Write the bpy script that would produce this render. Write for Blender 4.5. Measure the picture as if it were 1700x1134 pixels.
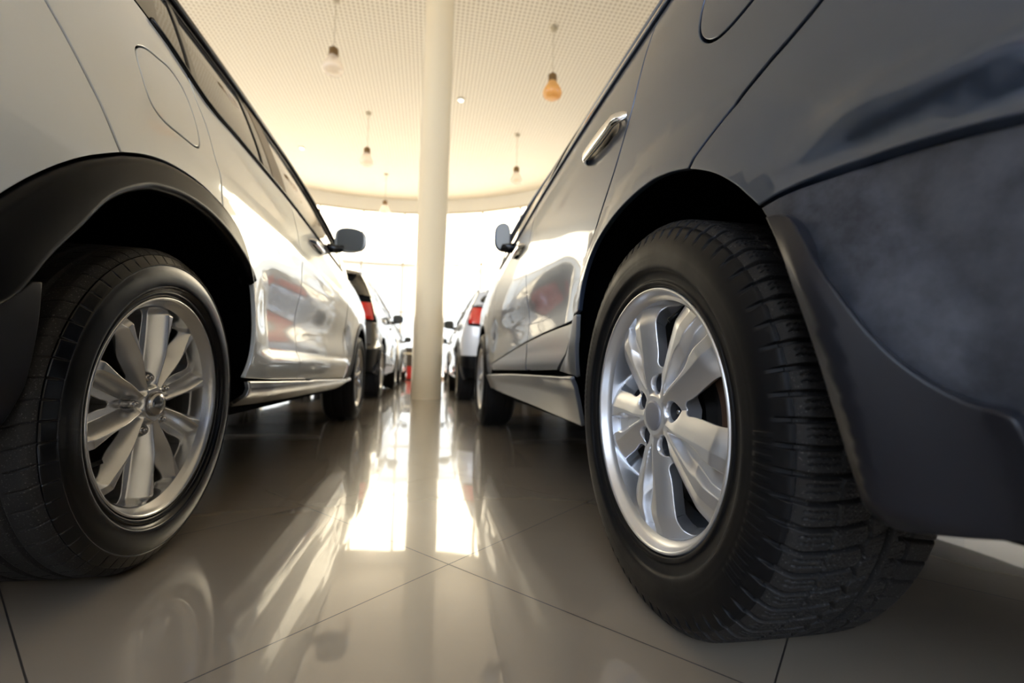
import bpy, math
import numpy as np
from mathutils import Vector, Matrix
from mathutils.geometry import delaunay_2d_cdt
sc = bpy.context.scene
PI = math.pi
for o in list(bpy.data.objects): bpy.data.objects.remove(o)

# ------------------------------------------------------------------ camera
YAW, PITCH, ROLL, FPX, CAMZ = .1799, .0618, .0247, 749.06, .4197
cy, sy, cp, sp = math.cos(YAW), math.sin(YAW), math.cos(PITCH), math.sin(PITCH)
fw = Vector((sy*cp, cy*cp, sp)); rt = Vector((cy, -sy, 0)); up = rt.cross(fw)
r2 = rt*math.cos(ROLL)+up*math.sin(ROLL); u2 = -rt*math.sin(ROLL)+up*math.cos(ROLL)
cam = bpy.data.objects.new('camera', bpy.data.cameras.new('camera'))
cam.matrix_world = Matrix(((r2.x, u2.x, -fw.x, 0), (r2.y, u2.y, -fw.y, 0), (r2.z, u2.z, -fw.z, CAMZ), (0, 0, 0, 1)))
cam.data.sensor_width = 36; cam.data.lens = FPX/1700*36
cam.data.clip_start = .02; cam.data.clip_end = 300
cam.data.dof.use_dof = True; cam.data.dof.focus_distance = .78; cam.data.dof.aperture_fstop = 2.9
sc.collection.objects.link(cam); sc.camera = cam
sc.view_settings.view_transform = 'Standard'; sc.view_settings.look = 'None'
sc.view_settings.gamma = 1; sc.view_settings.use_curve_mapping = False
sc.view_settings.exposure = 0.5

# ------------------------------------------------------------------ world: overcast bright sky, warmer ahead, cooler behind
wd = bpy.data.worlds.new('sky'); sc.world = wd; wd.use_nodes = True
nt = wd.node_tree; nt.nodes.clear()
tc = nt.nodes.new('ShaderNodeTexCoord'); sx = nt.nodes.new('ShaderNodeSeparateXYZ')
mr = nt.nodes.new('ShaderNodeMapRange'); mr.inputs[1].default_value = -.6; mr.inputs[2].default_value = .7
cr = nt.nodes.new('ShaderNodeMix'); cr.data_type = 'RGBA'
cr.inputs[6].default_value = (.66, .82, 1.12, 1); cr.inputs[7].default_value = (1.0, .86, .62, 1)
bg = nt.nodes.new('ShaderNodeBackground'); bg.inputs[1].default_value = 7.0
ow = nt.nodes.new('ShaderNodeOutputWorld')
nt.links.new(tc.outputs['Generated'], sx.inputs[0]); nt.links.new(sx.outputs[1], mr.inputs[0])
nt.links.new(mr.outputs[0], cr.inputs[0]); nt.links.new(cr.outputs[2], bg.inputs[0]); nt.links.new(bg.outputs[0], ow.inputs[0])

def portal(loc, look, w, h):
    l = bpy.data.lights.new('window_portal', 'AREA'); l.shape = 'RECTANGLE'; l.size = w; l.size_y = h
    l.cycles.is_portal = True
    o = bpy.data.objects.new('window_portal', l); sc.collection.objects.link(o)
    o.location = loc; d = (Vector(look)-Vector(loc)); o.rotation_euler = d.to_track_quat('-Z', 'Y').to_euler()

# ------------------------------------------------------------------ materials
def mat(name, col, rough=.5, metal=0, coat=0, spec=.5, coatr=.03, emis=None, es=0):
    m = bpy.data.materials.new(name); m.use_nodes = True
    b = m.node_tree.nodes['Principled BSDF']
    b.inputs['Base Color'].default_value = (*col, 1); b.inputs['Roughness'].default_value = rough
    b.inputs['Metallic'].default_value = metal; b.inputs['Coat Weight'].default_value = coat
    b.inputs['Coat Roughness'].default_value = coatr; b.inputs['Specular IOR Level'].default_value = spec
    if emis: b.inputs['Emission Color'].default_value = (*emis, 1); b.inputs['Emission Strength'].default_value = es
    return m
def N(m, t, **k):
    n = m.node_tree.nodes.new(t)
    for a, v in k.items(): setattr(n, a, v)
    return n
def LK(m, a, b): m.node_tree.links.new(a, b)
def B(m): return m.node_tree.nodes['Principled BSDF']
def bumpy(m, scale, strength, dist=.001, detail=3, rvar=None, cvar=None):
    t = N(m, 'ShaderNodeTexCoord'); n = N(m, 'ShaderNodeTexNoise'); n.inputs['Scale'].default_value = scale; n.inputs['Detail'].default_value = detail
    LK(m, t.outputs['Object'], n.inputs['Vector'])
    b = N(m, 'ShaderNodeBump'); b.inputs['Strength'].default_value = strength; b.inputs['Distance'].default_value = dist
    LK(m, n.outputs[0], b.inputs['Height']); LK(m, b.outputs[0], B(m).inputs['Normal'])
    if rvar or cvar:
        n2 = N(m, 'ShaderNodeTexNoise'); n2.inputs['Scale'].default_value = 9; n2.inputs['Detail'].default_value = 8; n2.inputs['Roughness'].default_value = .7
        LK(m, t.outputs['Object'], n2.inputs['Vector'])
        if rvar:
            r = N(m, 'ShaderNodeMapRange'); r.inputs[1].default_value = .35; r.inputs[2].default_value = .65; r.inputs[3].default_value = rvar[0]; r.inputs[4].default_value = rvar[1]
            LK(m, n2.outputs[0], r.inputs[0]); LK(m, r.outputs[0], B(m).inputs['Roughness'])
        if cvar:
            x = N(m, 'ShaderNodeMix', data_type='RGBA'); x.inputs[6].default_value = (*cvar[0], 1); x.inputs[7].default_value = (*cvar[1], 1)
            r = N(m, 'ShaderNodeMapRange'); r.inputs[1].default_value = .38; r.inputs[2].default_value = .66
            LK(m, n2.outputs[0], r.inputs[0]); LK(m, r.outputs[0], x.inputs[0]); LK(m, x.outputs[2], B(m).inputs['Base Color'])
    return m
def speck(m, col, amt, scale):      # sparse dust specks
    t = N(m, 'ShaderNodeTexCoord'); n = N(m, 'ShaderNodeTexNoise'); n.inputs['Scale'].default_value = scale; n.inputs['Detail'].default_value = 4
    LK(m, t.outputs['Object'], n.inputs['Vector'])
    r = N(m, 'ShaderNodeMapRange'); r.inputs[1].default_value = amt; r.inputs[2].default_value = amt+.06
    x = N(m, 'ShaderNodeMix', data_type='RGBA'); x.inputs[6].default_value = B(m).inputs['Base Color'].default_value[:]; x.inputs[7].default_value = (*col, 1)
    LK(m, n.outputs[0], r.inputs[0]); LK(m, r.outputs[0], x.inputs[0]); LK(m, x.outputs[2], B(m).inputs['Base Color'])
    return m
M = {}
M['pearl'] = mat('pearl_white_paint', (.73, .75, .735), .30, .25, 1.0)
M['grey'] = mat('grey_metallic_paint', (.066, .090, .140), .36, .8, .6)
M['grey_satin'] = mat('grey_satin_plastic', (.17, .175, .185), .35, .5, .3, coatr=.2)
M['dark_paint'] = mat('dark_bronze_paint', (.035, .028, .02), .25, .4, 1)
M['white_paint'] = mat('white_paint', (.75, .75, .74), .35, .05, 1)
M['silver_paint'] = mat('silver_paint', (.6, .58, .54), .3, .6, 1)
M['bumper'] = bumpy(mat('dark_textured_plastic', (.05, .055, .068), .45, .25, spec=.3), 900, .25, .0006, rvar=(.38, .5), cvar=((.030, .034, .043), (.090, .098, .120)))
M['flap'] = bumpy(mat('mudflap_plastic', (.012, .013, .018), .36, spec=.28), 1200, .3, .0003)
M['black_plastic'] = bumpy(mat('black_satin_plastic', (.003, .003, .0035), .30, spec=.15), 900, .25, .0003)
M['void'] = mat('black_matte', (.004, .004, .004), .9, spec=.1)
M['liner'] = mat('black_liner', (.0025, .0025, .0025), .95, spec=.0)
M['rubber'] = speck(bumpy(mat('tread_rubber', (.017, .016, .0155), .6, spec=.2), 500, .5, .0006), (.09, .085, .08), .62, 420)
M['rubber_side'] = bumpy(mat('sidewall_rubber', (.005, .005, .0055), .5, spec=.17), 60, .15, .001, rvar=(.42, .55))
M['rubber_shiny'] = bumpy(mat('dressed_sidewall_rubber', (.003, .003, .0035), .2, spec=.3), 40, .12, .001, rvar=(.19, .27))
M['alloy'] = mat('silver_alloy', (.74, .75, .77), .36, .85, .25, coatr=.2)
M['alloy_grey'] = mat('grey_alloy', (.58, .58, .58), .27, .88, .4, coatr=.12)
M['alloy_lip'] = mat('polished_alloy_lip', (.7, .7, .72), .15, 1)
M['cap'] = mat('grey_cap', (.28, .28, .31), .45, .5)
M['cap_dark'] = mat('dark_grey_metal', (.07, .07, .075), .45, .4)
M['cap_chrome'] = mat('smoked_chrome_cap', (.35, .34, .33), .18, 1)
M['chrome'] = mat('chrome', (.8, .8, .8), .08, 1)
M['disc'] = mat('brake_steel', (.07, .065, .06), .4, .8)
M['rust'] = mat('rusty_brake_edge', (.11, .06, .035), .7, .3)
M['nut'] = mat('lug_nut_steel', (.35, .35, .36), .22, 1)
M['glass_dark'] = mat('tinted_car_glass', (.012, .012, .010), .03, 0, 0, spec=.9)
M['trim'] = mat('black_gloss_trim', (.012, .011, .01), .2)
M['pillar_trim'] = mat('brown_pillar_trim', (.16, .11, .06), .4)
M['sill'] = mat('brushed_sill_metal', (.5, .5, .5), .25, .9)
M['mirror_dark_refl'] = mat('toned_mirror_glass', (.10, .10, .085), .5, spec=.3)  # matte olive-grey, the reflected tone is put into the colour
M['mirror_pale_refl'] = mat('pale_toned_mirror_glass', (.45, .44, .40), .4, spec=.5)  # paler copy, its colour stands for a brighter reflection
M['red_lens'] = mat('red_lens', (.70, .015, .008), .12, 0, 1)
M['clear_lens'] = mat('clear_lens', (.45, .38, .28), .1, 0, 1)
M['wall'] = mat('cream_wall', (.80, .74, .60), .6)
M['wall2'] = mat('off_white_wall', (.78, .77, .74), .6)
M['column'] = mat('white_column_paint', (.84, .69, .45), .28, coat=.4, coatr=.15)
M['frame'] = mat('window_frame_aluminium', (.55, .46, .30), .4, .2)
M['brass'] = mat('brown_brass', (.22, .13, .05), .4, .5)
M['cord'] = mat('pale_cord', (.5, .42, .28), .6)
M['lampwhite'] = mat('downlight_white', (.9, .9, .85), .4, emis=(1, .95, .85), es=1.5)
M['cab_dark'] = mat('dark_brown_board', (.05, .035, .02), .4)
M['cab_red'] = mat('red_board', (.55, .02, .01), .4)
M['cab_cream'] = mat('cream_board', (.7, .6, .4), .4)
M['facade'] = mat('pale_render', (.36, .33, .27), .9)
M['pave'] = mat('pale_paving', (.55, .5, .42), .9)
def glassmat(name, tint, refl=.12):
    m = bpy.data.materials.new(name); m.use_nodes = True; n = m.node_tree.nodes; n.clear()
    o = n.new('ShaderNodeOutputMaterial'); a = n.new('ShaderNodeBsdfTransparent'); g = n.new('ShaderNodeBsdfGlossy'); x = n.new('ShaderNodeMixShader'); f = n.new('ShaderNodeFresnel')
    a.inputs[0].default_value = (*tint, 1); g.inputs['Roughness'].default_value = .02; f.inputs[0].default_value = 1.3
    m.node_tree.links.new(f.outputs[0], x.inputs[0]); m.node_tree.links.new(a.outputs[0], x.inputs[1]); m.node_tree.links.new(g.outputs[0], x.inputs[2]); m.node_tree.links.new(x.outputs[0], o.inputs[0])
    return m
M['pane'] = glassmat('window_glass', (.97, .97, .95))
def lampglass(name, tr, di, mixf):
    m = bpy.data.materials.new(name); m.use_nodes = True; n = m.node_tree.nodes; n.clear(); l = m.node_tree.links
    o = n.new('ShaderNodeOutputMaterial'); a = n.new('ShaderNodeBsdfTransparent'); t = n.new('ShaderNodeBsdfTranslucent'); d = n.new('ShaderNodeBsdfDiffuse'); g = n.new('ShaderNodeBsdfGlossy')
    x1 = n.new('ShaderNodeMixShader'); x2 = n.new('ShaderNodeMixShader'); x3 = n.new('ShaderNodeMixShader')
    a.inputs[0].default_value = (*tr, 1); t.inputs[0].default_value = (*di, 1); d.inputs[0].default_value = (*di, 1); g.inputs['Roughness'].default_value = .1
    l.new(t.outputs[0], x1.inputs[1]); l.new(d.outputs[0], x1.inputs[2]); l.new(a.outputs[0], x2.inputs[1]); l.new(x1.outputs[0], x2.inputs[2]); x2.inputs[0].default_value = mixf
    x3.inputs[0].default_value = .08; l.new(x2.outputs[0], x3.inputs[1]); l.new(g.outputs[0], x3.inputs[2]); l.new(x3.outputs[0], o.inputs[0])
    return m
M['lamp_amber'] = lampglass('amber_lamp_glass', (1, .62, .2), (.95, .66, .28), .7)
M['lamp_clear'] = lampglass('milky_lamp_glass', (1, .93, .85), (.95, .88, .78), .5)
# floor: polished porcelain tiles laid diagonally
m = mat('polished_floor_tile', (.29, .24, .18), .05, 0, spec=.62); M['floor'] = m
t = N(m, 'ShaderNodeTexCoord'); mp = N(m, 'ShaderNodeMapping'); mp.vector_type = 'TEXTURE'
mp.inputs['Location'].default_value = (.056, 1.0, 0); mp.inputs['Rotation'].default_value = (0, 0, math.radians(41.8)); mp.inputs['Scale'].default_value = (.605, .605, 1)
LK(m, t.outputs['Object'], mp.inputs['Vector']); s = N(m, 'ShaderNodeSeparateXYZ'); LK(m, mp.outputs[0], s.inputs[0])
def mth(m, op, a, b=None):
    n = N(m, 'ShaderNodeMath', operation=op)
    for i, v in enumerate((a, b)):
        if v is None: continue
        if isinstance(v, (int, float)): n.inputs[i].default_value = v
        else: LK(m, v, n.inputs[i])
    return n.outputs[0]
ds = []
for k in (0, 1):
    f = mth(m, 'FRACT', mth(m, 'ADD', s.outputs[k], .5)); ds.append(mth(m, 'ABSOLUTE', mth(m, 'SUBTRACT', f, .5)))
jd = mth(m, 'MINIMUM', ds[0], ds[1]); j = mth(m, 'LESS_THAN', jd, .0021)
tid = N(m, 'ShaderNodeCombineXYZ'); LK(m, mth(m, 'FLOOR', s.outputs[0]), tid.inputs[0]); LK(m, mth(m, 'FLOOR', s.outputs[1]), tid.inputs[1])
wn = N(m, 'ShaderNodeTexWhiteNoise'); LK(m, tid.outputs[0], wn.inputs['Vector'])
nz = N(m, 'ShaderNodeTexNoise'); nz.inputs['Scale'].default_value = 3.0; nz.inputs['Detail'].default_value = 6; LK(m, t.outputs['Object'], nz.inputs['Vector'])
br = mth(m, 'ADD', mth(m, 'MULTIPLY', wn.outputs[0], .08), mth(m, 'MULTIPLY', nz.outputs[0], .25)); br = mth(m, 'ADD', br, .82)
cm = N(m, 'ShaderNodeMix', data_type='RGBA', blend_type='MULTIPLY'); cm.inputs[0].default_value = 1; cm.inputs[6].default_value = (.29, .24, .18, 1)
cc = N(m, 'ShaderNodeCombineXYZ'); [LK(m, br, cc.inputs[i]) for i in range(3)]; LK(m, cc.outputs[0], cm.inputs[7])
jm = N(m, 'ShaderNodeMix', data_type='RGBA'); LK(m, j, jm.inputs[0]); LK(m, cm.outputs[2], jm.inputs[6]); jm.inputs[7].default_value = (.03, .025, .02, 1)
LK(m, jm.outputs[2], B(m).inputs['Base Color'])
rr = N(m, 'ShaderNodeMix'); LK(m, j, rr.inputs[0]); rr.inputs[2].default_value = .24; rr.inputs[3].default_value = .6
LK(m, rr.outputs[0], B(m).inputs['Roughness'])
bn = N(m, 'ShaderNodeBump'); bn.inputs['Strength'].default_value = .12; bn.inputs['Distance'].default_value = .01
B(m).inputs['Coat Weight'].default_value = 1; B(m).inputs['Coat Roughness'].default_value = .035; B(m).inputs['Coat IOR'].default_value = 1.5
nz2 = N(m, 'ShaderNodeTexNoise'); nz2.inputs['Scale'].default_value = 2.2; nz2.inputs['Detail'].default_value = 2; LK(m, t.outputs['Object'], nz2.inputs['Vector'])
LK(m, nz2.outputs[0], bn.inputs['Height']); LK(m, bn.outputs[0], B(m).inputs['Normal']); LK(m, bn.outputs[0], B(m).inputs['Coat Normal'])
# ceiling: open grid of small square cells
m = mat('grid_ceiling', (.86, .79, .66), .6); M['ceiling'] = m
t = N(m, 'ShaderNodeTexCoord'); s = N(m, 'ShaderNodeSeparateXYZ'); LK(m, t.outputs['Object'], s.inputs[0])
cs = []
for k in (0, 1):
    f = mth(m, 'FRACT', mth(m, 'DIVIDE', s.outputs[k], .080)); cs.append(mth(m, 'LESS_THAN', mth(m, 'ABSOLUTE', mth(m, 'SUBTRACT', f, .5)), .30))
cl = mth(m, 'MULTIPLY', cs[0], cs[1])
x = N(m, 'ShaderNodeMix', data_type='RGBA'); LK(m, cl, x.inputs[0]); x.inputs[6].default_value = (.93, .86, .72, 1); x.inputs[7].default_value = (.60, .52, .38, 1)
LK(m, x.outputs[2], B(m).inputs['Base Color'])

# ------------------------------------------------------------------ mesh helpers
def mesh(name, V, F, m, parent=None, nrm=None, smooth=True, **props):
    V = np.asarray(V, dtype=np.float32).reshape(-1, 3)
    me = bpy.data.meshes.new(name); me.vertices.add(len(V)); me.vertices.foreach_set('co', V.ravel())
    if isinstance(F, np.ndarray): tot = np.full(len(F), F.shape[1], dtype=np.int32); flat = F.astype(np.int32).ravel()
    else: tot = np.array([len(f) for f in F], dtype=np.int32); flat = np.concatenate([np.asarray(f, dtype=np.int32) for f in F])
    me.loops.add(len(flat)); me.loops.foreach_set('vertex_index', flat)
    me.polygons.add(len(tot)); st = np.concatenate([[0], np.cumsum(tot)[:-1]]).astype(np.int32)
    me.polygons.foreach_set('loop_start', st); me.polygons.foreach_set('loop_total', tot)
    me.polygons.foreach_set('use_smooth', np.full(len(tot), smooth)); me.update(calc_edges=True); me.validate()
    me.materials.append(m)
    if nrm is not None and len(me.vertices) == len(nrm): me.normals_split_custom_set_from_vertices([tuple(n) for n in nrm])
    o = bpy.data.objects.new(name, me); sc.collection.objects.link(o); o.parent = parent
    for k, v in props.items(): o[k] = v
    return o
class MB:
    def __init__(s): s.V = []; s.F = []; s.n = 0
    def add(s, V, F):
        V = [tuple(v) for v in V]; s.V += V; s.F += [tuple(i+s.n for i in f) for f in F]; s.n += len(V); return s
    def box(s, a, b, rot=0, piv=None):
        (x0, y0, z0), (x1, y1, z1) = a, b
        V = [(x0, y0, z0), (x1, y0, z0), (x1, y1, z0), (x0, y1, z0), (x0, y0, z1), (x1, y0, z1), (x1, y1, z1), (x0, y1, z1)]
        if rot:
            px, py = piv; c, q = math.cos(rot), math.sin(rot); V = [(px+c*(x-px)-q*(y-py), py+q*(x-px)+c*(y-py), z) for x, y, z in V]
        return s.add(V, [(0, 3, 2, 1), (4, 5, 6, 7), (0, 1, 5, 4), (1, 2, 6, 5), (2, 3, 7, 6), (3, 0, 4, 7)])
    def lathe(s, prof, n=32, axis='z', c=(0, 0, 0), close=False):   # prof [(r,h)]
        V = []; F = []
        for r, h in prof:
            for k in range(n):
                a = 2*PI*k/n; p = (r*math.cos(a), r*math.sin(a), h)
                if axis == 'x': p = (h, p[0], p[1])
                if axis == 'y': p = (p[0], h, p[1])
                V.append((p[0]+c[0], p[1]+c[1], p[2]+c[2]))
        for i in range(len(prof)-1):
            for k in range(n):
                a = i*n+k; b = i*n+(k+1) % n; F.append((a, b, b+n, a+n) if axis != 'y' else (a, a+n, b+n, b))
        return s.add(V, F)
    def tube(s, pts, r, n=10):
        V = []; F = []; pts = [Vector(p) for p in pts]
        for i, p in enumerate(pts):
            d = (pts[min(i+1, len(pts)-1)]-pts[max(i-1, 0)]).normalized(); a = d.orthogonal().normalized(); b = d.cross(a)
            rr = r if not isinstance(r, (list, tuple)) else r[i]
            V += [p+a*rr*math.cos(2*PI*k/n)+b*rr*math.sin(2*PI*k/n) for k in range(n)]
        for i in range(len(pts)-1):
            for k in range(n): F.append((i*n+k, i*n+(k+1) % n, (i+1)*n+(k+1) % n, (i+1)*n+k))
        F.append(tuple(range(n-1, -1, -1))); F.append(tuple(range((len(pts)-1)*n, len(pts)*n)))
        return s.add(V, F)
    def build(s, name, m, parent=None, smooth=False, **p):
        o = mesh(name, s.V, s.F, m, parent, smooth=smooth, **p)
        return o
def grid(P, closed_u=False):   # P [nu,nv,3] -> verts, quads
    nu, nv = P.shape[:2]; i = np.arange(nu*nv).reshape(nu, nv)
    if closed_u: i = np.concatenate([i, i[:1]], 0)
    F = np.stack([i[:-1, :-1], i[1:, :-1], i[1:, 1:], i[:-1, 1:]], -1).reshape(-1, 4)
    return P.reshape(-1, 3), F
def empty(name, loc=(0, 0, 0), rot=0, parent=None, **p):
    o = bpy.data.objects.new(name, None); sc.collection.objects.link(o); o.location = loc; o.rotation_euler = (0, 0, rot); o.parent = parent
    o.empty_display_size = .1
    for k, v in p.items(): o[k] = v
    return o
def copy_tree(o, parent=None):
    c = o.copy(); sc.collection.objects.link(c); c.parent = parent
    if parent: c.matrix_parent_inverse = o.matrix_parent_inverse.copy()
    for ch in [q for q in sc.collection.objects if q.parent is o]: copy_tree(ch, c)
    return c
def spl(xs, ys):
    xs = np.array(xs, float); ys = np.array(ys, float); dx = np.diff(xs); d = np.diff(ys)/dx; mm = np.zeros(len(xs))
    mm[1:-1] = (d[:-1]*dx[1:]+d[1:]*dx[:-1])/(xs[2:]-xs[:-2]); mm[0] = d[0]; mm[-1] = d[-1]
    def f(x):
        x = np.asarray(x, float); i = np.clip(np.searchsorted(xs, x)-1, 0, len(xs)-2); h = xs[i+1]-xs[i]; t = np.clip((x-xs[i])/h, 0, 1)
        a = (2*t**3-3*t**2+1)*ys[i]+(t**3-2*t**2+t)*h*mm[i]+(-2*t**3+3*t**2)*ys[i+1]+(t**3-t**2)*h*mm[i+1]
        return np.where(x < xs[0], ys[0]+(x-xs[0])*mm[0], np.where(x > xs[-1], ys[-1]+(x-xs[-1])*mm[-1], a))
    return f
def smooth_path(pts, step, closed=False):
    """Catmull-Rom through 2D points, resampled"""
    P = np.array(pts, float); n = len(P); out = []
    rng = range(n if closed else n-1)
    for i in rng:
        a, b = P[i], P[(i+1) % n]; p = P[(i-1) % n] if (closed or i > 0) else a; q = P[(i+2) % n] if (closed or i < n-2) else b
        k = max(2, int(np.hypot(*(b-a))/step)+1)
        for t in np.arange(k)/k:
            out.append(.5*((2*a)+(b-p)*t+(2*p-5*a+4*b-q)*t*t+(3*a-p-3*b+q)*t**3))
    if not closed: out.append(P[-1])
    return [tuple(v) for v in out]
def sm(x): x = np.clip(x, 0, 1); return x*x*(3-2*x)
def inside(P, poly):
    x, y = P[:, 0], P[:, 1]; c = np.zeros(len(P), bool); q = np.array(poly); x0, y0 = q[:, 0], q[:, 1]; x1, y1 = np.roll(x0, -1), np.roll(y0, -1)
    for a, b, d, e in zip(x0, y0, x1, y1):
        if b == e: continue
        k = ((b > y) != (e > y)) & (x < (d-a)*(y-b)/(e-b)+a); c ^= k
    return c
def dist_poly(P, poly):
    q = np.array(poly); r = np.roll(q, -1, 0); D = np.full(len(P), 9e9)
    for a, b in zip(q, r):
        ab = b-a; t = np.clip(((P-a)@ab)/(ab@ab+1e-12), 0, 1); D = np.minimum(D, np.hypot(*(P-a-t[:, None]*ab).T))
    return D
def area(p): p = np.array(p); x, y = p.T; return .5*np.sum(x*np.roll(y, -1)-np.roll(x, -1)*y)
def densify(poly, step):
    out = []; n = len(poly)
    for i in range(n):
        a = np.array(poly[i]); b = np.array(poly[(i+1) % n]); L = np.hypot(*(b-a))
        if L < 1e-5: continue
        k = max(1, int(math.ceil(L/step)))
        out += [a+(b-a)*t for t in np.arange(k)/k]
    out = np.array(out); keep = [0]
    for i in range(1, len(out)):
        if np.hypot(*(out[i]-out[keep[-1]])) > step*.25: keep.append(i)
    if np.hypot(*(out[keep[-1]]-out[0])) < step*.25: keep.pop()
    return out[keep]
def offset(poly, d):      # poly ccw; d>0 shrinks (moves to the left = inside)
    p = poly; e0 = p-np.roll(p, 1, 0); e1 = np.roll(p, -1, 0)-p
    e0 = e0/(np.linalg.norm(e0, axis=1)[:, None]+1e-12); e1 = e1/(np.linalg.norm(e1, axis=1)[:, None]+1e-12)
    n0 = np.stack([-e0[:, 1], e0[:, 0]], 1); n1 = np.stack([-e1[:, 1], e1[:, 0]], 1); n = n0+n1
    l = np.linalg.norm(n, axis=1); n = n/(l[:, None]+1e-9); c = np.clip((n*n0).sum(1), .35, 1)
    return p+n*(d/c)[:, None]
NEPS = [6e-4]
def fnorm(F, a, b, e=None):
    e = e or NEPS[0]
    du = F(a+e, b)-F(a-e, b); dv = F(a, b+e)-F(a, b-e); n = np.cross(du, dv); return n/(np.linalg.norm(n, axis=1)[:, None]+1e-12)
def panel(name, outline, F, m, parent, out, holes=(), step=.02, edge=.012, gap=.002, r=.002, depth=.012, hdepth=None, **props):
    """A thin shell over the domain polygon, mapped by F(a,b)->xyz, with rounded edges turned inward.
    out: rough outward direction used for orienting (function of P or vector)."""
    rings = []
    for k, pl in enumerate([outline]+list(holes)):
        p = densify(pl, edge)
        if area(p) < 0: p = p[::-1]
        if k: p = p[::-1]          # holes clockwise: inside of the material is to the left
        rings.append(offset(p, gap))
    cores = [offset(p, r) for p in rings]
    lo = rings[0].min(0); hi = rings[0].max(0)
    gx, gy = np.meshgrid(np.arange(lo[0]+step/2, hi[0], step), np.arange(lo[1]+step/2, hi[1], step))
    gx = gx+(np.arange(gx.shape[0]) % 2)[:, None]*step*.5
    G = np.stack([gx.ravel(), gy.ravel()], 1)
    ok = inside(G, cores[0])
    for c in cores[1:]: ok &= ~inside(G, c)
    G = G[ok]
    for c in cores: G = G[dist_poly(G, c) > step*.42]
    pts = np.concatenate(cores+[G]); E = []; k = 0
    for c in cores: E += [(k+i, k+(i+1) % len(c)) for i in range(len(c))]; k += len(c)
    vo, eo, fo, ov, _, _ = delaunay_2d_cdt([Vector(p) for p in pts], E, [], 0, 1e-7)
    vo = np.array([tuple(v) for v in vo]); fo = np.array([f for f in fo if len(f) == 3])
    cen = vo[fo].mean(1); ok = inside(cen, cores[0])
    for c in cores[1:]: ok &= ~inside(cen, c)
    fo = fo[ok]
    idx = {}
    for i, l in enumerate(ov):
        for q in l: idx[q] = i
    P = F(vo[:, 0], vo[:, 1]); Nn = fnorm(F, vo[:, 0], vo[:, 1])
    o3 = out(P) if callable(out) else np.tile(np.array(out, float), (len(P), 1))
    sg = 1 if (np.sum(Nn*o3, 1)).mean() > 0 else -1
    Nn = Nn*sg
    t = P[fo]; fn = np.cross(t[:, 1]-t[:, 0], t[:, 2]-t[:, 0]); fl = np.sum(fn*Nn[fo[:, 0]], 1) < 0
    fo[fl] = fo[fl][:, ::-1]
    V = [P]; NN = [Nn]; FF = [tuple(f) for f in fo]; base = len(P); k = 0
    for j, (c, rg) in enumerate(zip(cores, rings)):
        n = len(c); prev = np.array([idx.get(k+i, 0) for i in range(n)]); k += n
        dep = depth if j == 0 or hdepth is None else hdepth
        for ph, dd in ((PI/6, 0), (PI/3, 0), (PI/2, 0), (PI/2, dep)):
            q = offset(rg, r*(1-math.sin(ph))); p3 = F(q[:, 0], q[:, 1]); n3 = fnorm(F, c[:, 0], c[:, 1])*sg
            e3 = F(rg[:, 0], rg[:, 1])-F(c[:, 0], c[:, 1]); e3 = e3-n3*np.sum(e3*n3, 1)[:, None]; e3 /= (np.linalg.norm(e3, axis=1)[:, None]+1e-12)
            p3 = p3-n3*(r*(1-math.cos(ph))+dd)
            V.append(p3); NN.append(n3*math.cos(ph)+e3*math.sin(ph))
            cur = base+np.arange(n); base += n
            for i in range(n):
                a, b, c2, d = prev[i], prev[(i+1) % n], cur[(i+1) % n], cur[i]
                FF.append((a, d, c2, b))
            prev = cur
    V = np.concatenate(V); NN = np.concatenate(NN)
    # orient the rim quads
    out_f = []
    for f in FF:
        if len(f) == 4:
            a, b, c2 = V[f[0]], V[f[1]], V[f[2]]; n = np.cross(b-a, c2-a)
            if np.dot(n, NN[f[1]]) < 0: f = f[::-1]
        out_f.append(f)
    return mesh(name, V, out_f, m, parent, nrm=NN, **props)

# ------------------------------------------------------------------ the showroom
CX, CY, RR = -2.1, 8.75, 8.0; ZC = 6.53; ZH = 6.06; BAY = math.radians(10.45); A0 = math.radians(7.4)
def arc(a, r=RR): return (CX+r*math.sin(a), CY+r*math.cos(a))
angs = [A0+BAY*k for k in range(-6, 6)]
pl, pr = arc(angs[0]), arc(angs[-1])
plan_pts = [(-11, 8.6), arc(angs[0], RR+.1)]+[arc(angs[0]+(angs[-1]-angs[0])*i/48, RR+.1) for i in range(1, 48)]+[arc(angs[-1], RR+.1), (10, 7.0), (10, -7), (-11, -7)]
mesh('floor', [(-11.3, -7.3, 0), (10.3, -7.3, 0), (10.3, 17.3, 0), (-11.3, 17.3, 0)], [(0, 1, 2, 3)], M['floor'], smooth=False, kind='structure')
mesh('ceiling', [(x, y, ZC) for x, y in plan_pts], [tuple(range(len(plan_pts)))], M['ceiling'], smooth=False, kind='structure')
mesh('ground', [(-60, -60, -.05), (60, -60, -.05), (60, 90, -.05), (-60, 90, -.05)], [(0, 1, 2, 3)], M['pave'], smooth=False, kind='structure', label='pale paving outside')
b = MB(); b.box((-45, 42, -.05), (45, 50, 9.6)); b.box((-45.2, 41.8, 9.6), (45.2, 50.2, 9.9)); o_ = b.build('added_building', M['facade'], label='long pale block added outside to dim the lower part of the far windows', category='added_building')  # added outside to tone down the lower panes so the mullions show
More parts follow.
